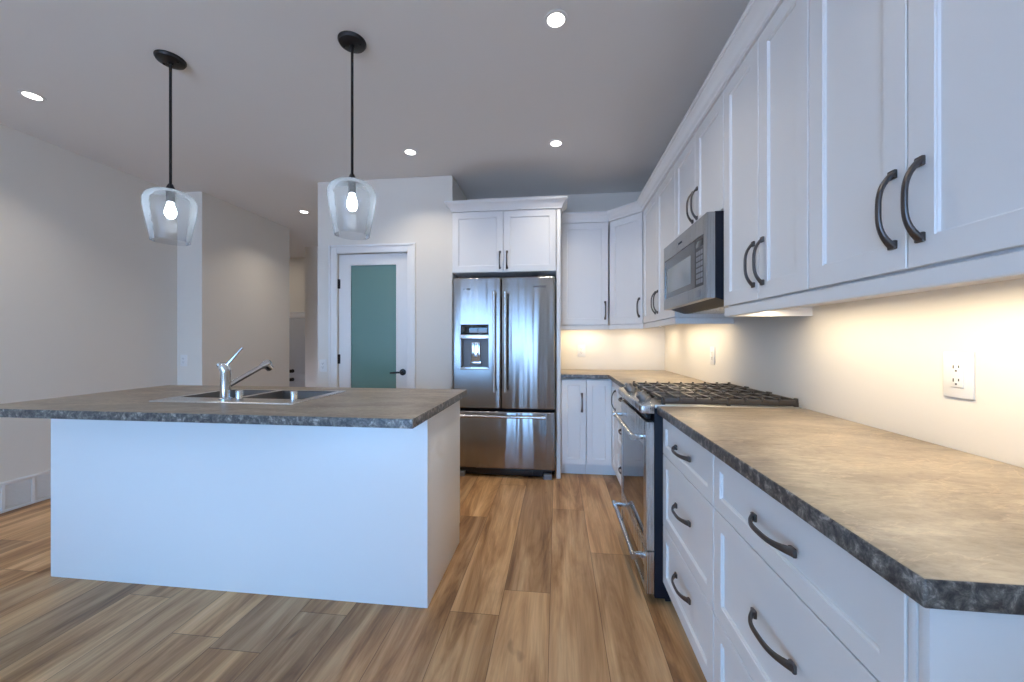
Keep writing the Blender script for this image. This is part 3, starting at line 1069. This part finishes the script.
# left door with the dispenser opening
px0, px1, pz0, pz1 = -0.853, -0.600, 0.955, 1.357
ld = MB().plate_with_hole(FX0 + ox, XS - 0.003 + ox, 0.612, 1.772, px0 + ox, px1 + ox, pz0, pz1, FYF + oy, FYF + 0.066 + oy, 0.012).build('door', 'stainless', fr)
rd = MB().box(XS + 0.003 + ox, FX1 + ox, FYF + oy, FYF + 0.066 + oy, 0.612, 1.772, 0.012, 4).build('door', 'stainless', fr)
fd_ = MB().box(FX0 + ox, FX1 + ox, FYF + oy, FYF + 0.066 + oy, 0.085, 0.588, 0.012, 4).build('freezer_drawer', 'stainless', fr)
dsp = fbox(MB(), px0 + 0.001, px1 - 0.001, FYF + 0.058, FYF + 0.0655, pz0 + 0.001, pz1 - 0.001)
fbox(dsp, px0 + 0.001, px0 + 0.008, FYF + 0.004, FYF + 0.058, pz0 + 0.03, 1.225)
fbox(dsp, px1 - 0.008, px1 - 0.001, FYF + 0.004, FYF + 0.058, pz0 + 0.03, 1.225)
dsp.build('dispenser_recess', 'gasket_grey', ld)
fbox(MB(), px0 + 0.002, px1 - 0.002, FYF - 0.003, FYF + 0.05, 1.270, pz1 - 0.002, 0.003).build('control_display', 'black_glass', ld)
fbox(MB(), px0 - 0.006, px1 + 0.004, FYF - 0.006, FYF + 0.05, 1.228, 1.268, 0.004).build('dispenser_trim', 'brushed_nickel', ld)
fbox(fbox(MB(), px0 - 0.003, px1 + 0.003, FYF - 0.012, FYF + 0.055, pz0 + 0.001, pz0 + 0.022, 0.003), px0 + 0.02, px1 - 0.02, FYF - 0.010, FYF + 0.05, pz0 + 0.022, pz0 + 0.026, 0.001).build('drip_tray', 'brushed_nickel', ld)
pad = fbox(MB(), -0.765, -0.685, FYF + 0.028, FYF + 0.040, 1.02, 1.20, 0.004)
fbox(pad, -0.755, -0.735, FYF + 0.012, FYF + 0.03, 1.06, 1.20, 0.003)
fbox(pad, -0.712, -0.694, FYF + 0.012, FYF + 0.03, 1.06, 1.20, 0.003)
fbox(pad, -0.775, -0.675, FYF + 0.03, FYF + 0.05, 1.0, 1.03, 0.003)
pad.build('dispenser_paddle', 'chrome', ld)
gold = 'brushed_nickel'
for par, x in ((ld, -0.543), (rd, -0.446)):
    hb = MB().tube([L3(x, FYF - 0.052, 0.765), L3(x, FYF - 0.052, 1.64)], 0.0125, 18)
    for z in (0.80, 1.60):
        hb.tube([L3(x, FYF + 0.001, z), L3(x, FYF - 0.050, z)], 0.0095, 12)
    for z in (0.765, 1.600):
        hb.lathe([(0, 0), (0.015, 0), (0.015, 0.04), (0, 0.04)], 18, Matrix.Translation(L3(x, FYF - 0.052, z)))
    hb.build('handle', 'brushed_nickel', par)
hb = MB().tube([L3(-0.845, FYF - 0.052, 0.552), L3(-0.095, FYF - 0.052, 0.552)], 0.0125, 18)
for x in (-0.80, -0.14):
    hb.tube([L3(x, FYF + 0.001, 0.552), L3(x, FYF - 0.050, 0.552)], 0.0095, 12)
for x in (-0.845, -0.135):
    hb.lathe([(0, 0), (0.015, 0), (0.015, 0.04), (0, 0.04)], 18, Matrix.Translation(L3(x, FYF - 0.052, 0.552)) @ Matrix.Rotation(PI / 2, 4, 'Y'))
hb.build('handle', 'brushed_nickel', fd_)
link('logo', text_mesh('MAYTAG', 0.027, 0.0008, 'lettering'), rd, L3(-0.150, FYF - 0.001, 1.683), (PI / 2, 0, 0))
bg = MB().box(-0.80 + ox, -0.765 + ox, FYF - 0.0012 + oy, FYF + 0.001 + oy, 1.664, 1.678, 0.0005)
bg.lathe([(0, 0), (0.006, 0), (0.006, 0.002), (0, 0.002)], 16, Matrix.Translation(L3(-0.822, FYF + 0.0005, 1.671)) @ Matrix.Rotation(PI / 2, 4, 'X'))
bg.build('badge', 'gasket_grey', ld)

# ------------------------------------------------------------------ gas range
RY0, RY1 = 1.816, 2.509
rg = empty('gas_range', (0.75, (RY0 + RY1) / 2, 0), 0, 'stainless slide-in gas range with dark oven door', 'range')


def rbox(mb, x0, x1, y0, y1, z0, z1, bev=0.0, seg=2):
    yo = (RY0 + RY1) / 2
    return mb.box(x0 - 0.75, x1 - 0.75, y0 - yo, y1 - yo, z0, z1, bev, seg)


def RL(x, y, z):
    return (x - 0.75, y - (RY0 + RY1) / 2, z)


rbox(MB(), 0.445, 1.06, RY0 + 0.001, RY1 - 0.001, 0.03, 0.9, 0.002).build('body', 'dark_side', rg)
for y in (RY0 + 0.03, RY1 - 0.07):
    for x in (0.50, 0.98):
        rbox(MB(), x, x + 0.04, y, y + 0.04, 0.0, 0.0298, 0.002).build('foot', 'black_plastic', rg)
rbox(MB(), 0.447, 1.07, RY0 + 0.001, RY1 - 0.001, 0.9005, 0.9175, 0.003).build('cooktop', 'cooktop_steel', rg)
cp = MB().prism([RL(0.387, RY0 + 0.001, 0.877), RL(0.4445, RY0 + 0.001, 0.877), RL(0.4445, RY0 + 0.001, 0.9185), RL(0.393, RY0 + 0.001, 0.912), RL(0.387, RY0 + 0.001, 0.905)], (0, RY1 - RY0 - 0.002, 0), 0.0015)
cpo = cp.build('control_panel', 'stainless_flat', rg)
for y in (1.95, 2.30):
    ax_ = Vector((-0.62, 0, 0.78)).normalized()
    mk = Matrix.Translation(RL(0.436, y, 0.9160)) @ Vector((0, 0, 1)).rotation_difference(ax_).to_matrix().to_4x4()
    kb = MB().lathe([(0, -0.004), (0.030, -0.004), (0.030, 0.010), (0.026, 0.014), (0.025, 0.044), (0.022, 0.048), (0, 0.048)], 26, mk)
    kb.box(-0.007, 0.007, -0.023, 0.023, 0.046, 0.060, 0.002, 2, mk)
    kb.build('knob', 'satin_grey', rg)
# oven door: steel frame around dark glass; handle on stand-offs
yo = (RY0 + RY1) / 2
Mx = Matrix.Translation(RL(0.407, RY1 - 0.004, 0.0)) @ Matrix.Rotation(-PI / 2, 4, 'Z')
DWD = RY1 - RY0 - 0.008


def side_plate(x0, x1, z0, z1, h, y0, y1):
    b_ = MB().plate_with_hole(x0, x1, z0, z1, *h, y0, y1, 0.003)
    b_.bm.transform(Mx)
    return b_


od = side_plate(0, DWD, 0.245, 0.835, (0.05, DWD - 0.05, 0.265, 0.715), 0.0, 0.036).build('oven_door', 'stainless_flat', rg)
MB().box(0.049, DWD - 0.049, 0.003, 0.010, 0.264, 0.716, 0.001, 1, Mx).build('oven_glass', 'oven_glass', od)
MB().box(0.03, DWD - 0.03, 0.008, 0.030, 0.8455, 0.866, 0.003, 2, Mx).build('vent_trim', 'black_metal', rg)
dr = side_plate(0, DWD, 0.045, 0.238, (0.04, DWD - 0.04, 0.065, 0.155), 0.0, 0.036).build('warming_drawer', 'stainless_flat', rg)
MB().box(0.039, DWD - 0.039, 0.003, 0.010, 0.064, 0.156, 0.001, 1, Mx).build('drawer_glass', 'oven_glass', dr)
for par, z in ((od, 0.755), (dr, 0.192)):
    hb = MB()
    hb.tube([RL(0.358, RY0 + 0.055, z), RL(0.358, RY1 - 0.055, z)], 0.0115, 16)
    for y in (RY0 + 0.065, RY1 - 0.065):
        hb.box(0.3585 - 0.75, 0.4075 - 0.75, y - 0.011 - yo, y + 0.011 - yo, z - 0.011, z + 0.011, 0.003)
    for y in (RY0 + 0.040, RY1 - 0.095):
        hb.lathe([(0, 0), (0.0145, 0), (0.0145, 0.055), (0, 0.055)], 16, Matrix.Translation(RL(0.358, y, z)) @ Matrix.Rotation(-PI / 2, 4, 'X'))
    hb.build('handle', 'brushed_nickel', par)
# burners and three cast iron grates
for (x, y, r) in ((0.63, 1.92, 0.045), (0.90, 1.92, 0.038), (0.765, 2.146, 0.05), (0.63, 2.37, 0.04), (0.90, 2.37, 0.035)):
    MB().lathe([(0, 0), (r + 0.018, 0), (r + 0.012, 0.006), (r, 0.008), (r, 0.014), (r * 0.9, 0.020), (0, 0.021)], 26, Matrix.Translation(RL(x, y, 0.9177))).build('burner', 'cast_iron', rg)
gw = (RY1 - RY0 - 0.010) / 3
gx_ = [0.485 + k * (1.052 - 0.485) / 8 for k in range(9)]
for g in range(3):
    y0 = RY0 + 0.003 + g * gw + 0.002
    y1 = y0 + gw - 0.004
    gm = MB()
    zt0, zt1 = 0.936, 0.950
    for k, x in enumerate(gx_):
        s = 0.007 if k in (0, 8) else 0.0055
        rbox(gm, x - s, x + s, y0, y1, zt0, zt1, 0.002)
        for yy in (y0, y1 - 0.016):          # upturned bar ends
            rbox(gm, x - s, x + s, yy, yy + 0.016, zt0, zt1 + 0.006, 0.003)
    for yy in (y0 + 0.008, (y0 + y1) / 2, y1 - 0.008):
        rbox(gm, gx_[0], gx_[-1], yy - 0.0065, yy + 0.0065, zt0 - 0.014, zt1 - 0.002, 0.002)
    for x in (gx_[0], gx_[4], gx_[-1]):
        for yy in (y0 + 0.008, y1 - 0.008):
            rbox(gm, x - 0.008, x + 0.008, yy - 0.008, yy + 0.008, 0.9177, zt0 + 0.003, 0.002)
    gm.build('grate', 'cast_iron', rg)

# ------------------------------------------------------------------ over-the-range microwave
MY0, MY1 = 1.801, 2.493
mw = empty('microwave', (0.9, (MY0 + MY1) / 2, 1.374), 0, 'stainless over-the-range microwave between the wall cabinets', 'microwave')
MM = Matrix.Translation((0.665 - 0.9, MY1 - (MY0 + MY1) / 2, -1.374 + 0.030)) @ Matrix.Rotation(-PI / 2, 4, 'Z')   # x along face, z world
MWW = MY1 - MY0


def mbox(mb, x0, x1, y0, y1, z0, z1, bev=0.0, seg=2):
    return mb.box(x0, x1, y0, y1, z0, z1, bev, seg, MM)


YB_ = X_WALL - 0.665 - 0.002
MB().prism([(0.002, 0.037, 1.376), (0.002, 0.037, 1.762), (0.002, YB_, 1.762), (0.002, YB_, 1.349), (0.002, 0.12, 1.349)], (MWW - 0.004, 0, 0), 0.0015, 1, MM).build('body', 'dark_side', mw)
mf = MB().plate_with_hole(0, MWW, 1.373, 1.758, 0.025, MWW - 0.035, 1.437, 1.672, 0.0, 0.0365, 0.004)
mf.bm.transform(MM)
mdo = mf.build('door', 'stainless_dark', mw)
mbox(MB(), 0.0255, MWW - 0.155, 0.004, 0.012, 1.4375, 1.6715).build('door_glass', 'black_glass', mdo)
mbox(MB(), 0.06, MWW - 0.215, 0.0025, 0.0045, 1.468, 1.612, 0.001).build('window_mesh', 'window_screen', mdo)
mbox(MB(), MWW - 0.150, MWW - 0.0355, 0.003, 0.012, 1.4375, 1.6715).build('control_panel', 'black_plastic', mw)
mbox(MB(), MWW - 0.135, MWW - 0.05, 0.0018, 0.0034, 1.625, 1.655, 0.001).build('display', 'black_glass', mw)
kp = MB()
for r_ in range(6):
    for c_ in range(3):
        mbox(kp, MWW - 0.133 + c_ * 0.029, MWW - 0.109 + c_ * 0.029, 0.0016, 0.0034, 1.452 + r_ * 0.027, 1.472 + r_ * 0.027, 0.001)
kp.build('keypad', 'gasket_grey', mw)
lg = text_mesh('MAYTAG', 0.016, 0.0008, 'lettering')
link('logo', lg, mdo, (0.665 - 0.9 - 0.001, 0.02, 1.742 - 1.374), (PI / 2, 0, -PI / 2))
mbox(MB(), MWW - 0.14, MWW - 0.075, -0.0008, 0.001, 1.387, 1.421, 0.0005).build('sticker', 'gasket_grey', mdo)
vg = MB()
mbox(vg, 0.03, MWW - 0.03, 0.14, 0.38, 1.3455, 1.3485)
for k in range(7):
    mbox(vg, 0.06, MWW - 0.06, 0.15 + k * 0.03, 0.165 + k * 0.03, 1.3435, 1.3456)
vg.build('bottom_vent', 'stainless_flat', mw)

# ------------------------------------------------------------------ outlets
def outlet(name, loc, rz, label, w=0.079, h=0.124):
    r = empty(name, loc, rz, label, 'outlet', 'white wall outlets')
    MB().box(-w / 2, w / 2, -0.006, 0, -h / 2, h / 2, 0.0025).build('cover_plate', 'outlet_plastic', r)
    rc = MB().box(-0.0175, 0.0175, -0.009, -0.0055, -0.034, 0.034, 0.0015).build('receptacle', 'outlet_plastic', r)
    sl = MB()
    for z in (-0.018, 0.018):
        sl.box(-0.0085, -0.0055, -0.0094, -0.0085, z - 0.001, z + 0.008).box(0.0055, 0.0085, -0.0094, -0.0085, z + 0.001, z + 0.008)
        sl.lathe([(0, 0), (0.0028, 0), (0.0028, 0.0008), (0, 0.0008)], 10, Matrix.Translation((0, -0.0086, z - 0.007)) @ Matrix.Rotation(PI / 2, 4, 'X'))
    sl.build('slots', 'slot_dark', rc)
    return r


outlet('wall_outlet', (X_WALL - 0.0003, 1.171, 1.118), RZ, 'white double outlet on cream wall above the near worktop')
outlet('wall_outlet', (X_WALL - 0.0003, 2.822, 1.108), RZ, 'small white outlet on right wall beyond the range')
outlet('wall_outlet', (0.252, Y_BACK - 0.0003, 1.108), 0, 'white outlet on back wall beside the refrigerator panel')
outlet('wall_outlet', (-3.80, 3.4997, 1.01), 0, 'pale outlet low on the stepped wall behind the faucet', 0.075, 0.118)
outlet('wall_outlet', (-2.228, Y_PANTRY - 0.0003, 0.975), 0, 'pale outlet left of the pantry door casing', 0.075, 0.118)

# ------------------------------------------------------------------ pendant lights
def pendant(x, y, label):
    r = empty('pendant_light', (x, y, Z_CEIL - 0.0005), 0, label, 'pendant light', 'glass pendant lights over the island')
    cp_ = MB().lathe([(0, 0), (0.068, 0), (0.068, -0.006), (0.062, -0.016), (0.045, -0.022), (0.012, -0.024), (0.012, -0.035), (0, -0.035)], 36)
    co = cp_.build('canopy', 'black_metal', r)
    for s in (-1, 1):
        MB().lathe([(0, 0), (0.006, 0), (0.005, -0.005), (0, -0.006)], 12, Matrix.Translation((s * 0.042, 0, -0.0215))).build('screw', 'black_metal', co)
    zb = 2.036 - Z_CEIL
    MB().tube([(0, 0, -0.03), (0, 0, zb + 0.0)], 0.0065, 12).build('rod', 'black_metal', r)
    MB().lathe([(0, 0.022), (0.010, 0.022), (0.018, 0.004), (0.020, 0.0), (0.020, -0.010), (0, -0.010)], 20, Matrix.Translation((0, 0, zb))).build('collar', 'black_metal', r)
    so = MB().lathe([(0, -0.012), (0.027, -0.012), (0.027, -0.018), (0.019, -0.020), (0.019, -0.072), (0.016, -0.075), (0, -0.075)], 22, Matrix.Translation((0, 0, zb))).build('socket', 'handle_metal', r)
    MB().lathe([(0, -0.074), (0.013, -0.076), (0.014, -0.085), (0.021, -0.105), (0.026, -0.126), (0.025, -0.142), (0.018, -0.157), (0.008, -0.164), (0, -0.165)], 24, Matrix.Translation((0, 0, zb))).build('bulb', 'bulb_glow', r)
    outer = [(0.024, -0.012), (0.050, -0.014), (0.080, -0.024), (0.103, -0.042), (0.1145, -0.068), (0.1155, -0.095), (0.110, -0.140), (0.099, -0.200), (0.089, -0.255), (0.084, -0.290)]
    inner = [(a - 0.003, z if k else z - 0.003) for k, (a, z) in enumerate(outer)]
    MB().lathe(outer + inner[::-1] + [outer[0]], 48, Matrix.Translation((0, 0, zb))).build('glass_shade', 'clear_glass', r)
    return r


pendant(-2.075, 1.835, 'left glass pendant on black rod, hanging over the faucet end of island')
pendant(-1.035, 1.835, 'right glass pendant on black rod, hanging in front of the pantry wall')

# ------------------------------------------------------------------ recessed lights
RECESSED = [(-0.005, 1.824, 'recessed ceiling light nearest the camera, above the aisle'),
            (-1.175, 2.965, 'recessed ceiling light in front of the pantry wall'),
            (-0.008, 2.965, 'recessed ceiling light in front of the refrigerator'),
            (-2.965, 4.19, 'recessed ceiling light in the hallway beyond the island'),
            (-3.24, 2.01, 'recessed ceiling light close to the left wall')]
for x, y, lb in RECESSED:
    r = empty('recessed_light', (x, y, Z_CEIL - 0.0005), 0, lb, 'recessed light', 'recessed ceiling lights')
    MB().lathe([(0.041, 0), (0.058, 0), (0.057, -0.003), (0.050, -0.005), (0.041, -0.003), (0.041, 0)], 36).build('trim_ring', 'trim_paint', r)
    MB().lathe([(0, -0.0022), (0.040, -0.0022), (0.041, 0), (0, 0)], 32).build('lens', 'downlight_lens', r)
    area_light('recessed_lamp', (x, y, Z_CEIL - 0.012), 0.09, 0.09, 3.8, SOFT, shape='DISK', spread=math.radians(115))
area_light('recessed_lamp', (-5.0, 5.7, Z_CEIL - 0.012), 0.1, 0.1, 4, SOFT, shape='DISK')

# ------------------------------------------------------------------ under-cabinet LED bars
def led(x, y, length, rz, label, power):
    r = empty('led_bar', (x, y, UZ - 0.0005), rz, label, 'led bar', 'led bars under the wall cabinets')
    MB().box(-length / 2, length / 2, -0.013, 0.013, -0.010, 0, 0.002).build('housing', 'outlet_plastic', r)
    MB().box(-length / 2 + 0.01, length / 2 - 0.01, -0.010, 0.010, -0.0125, -0.0101).build('diffuser', 'led_diffuser', r)
    area_light('led_lamp', (x, y, UZ - 0.0145), length - 0.02, 0.018, power, WARM, (0, 0, rz))


led(0.905, 0.915, 0.60, RZ, 'led light bar under the near wall cabinet', 3.4)
led(0.905, 1.505, 0.52, RZ, 'led light bar under the wall cabinet right of microwave', 2.1)
led(0.905, 2.955, 0.82, RZ, 'led light bar under the wall cabinet left of microwave', 3.4)
led(0.84, 3.78, 0.34, math.radians(-46), 'led light bar under the angled corner cabinet', 1.6)
led(0.27, 3.88, 0.40, 0, 'led light bar under the back wall cabinet', 1.7)
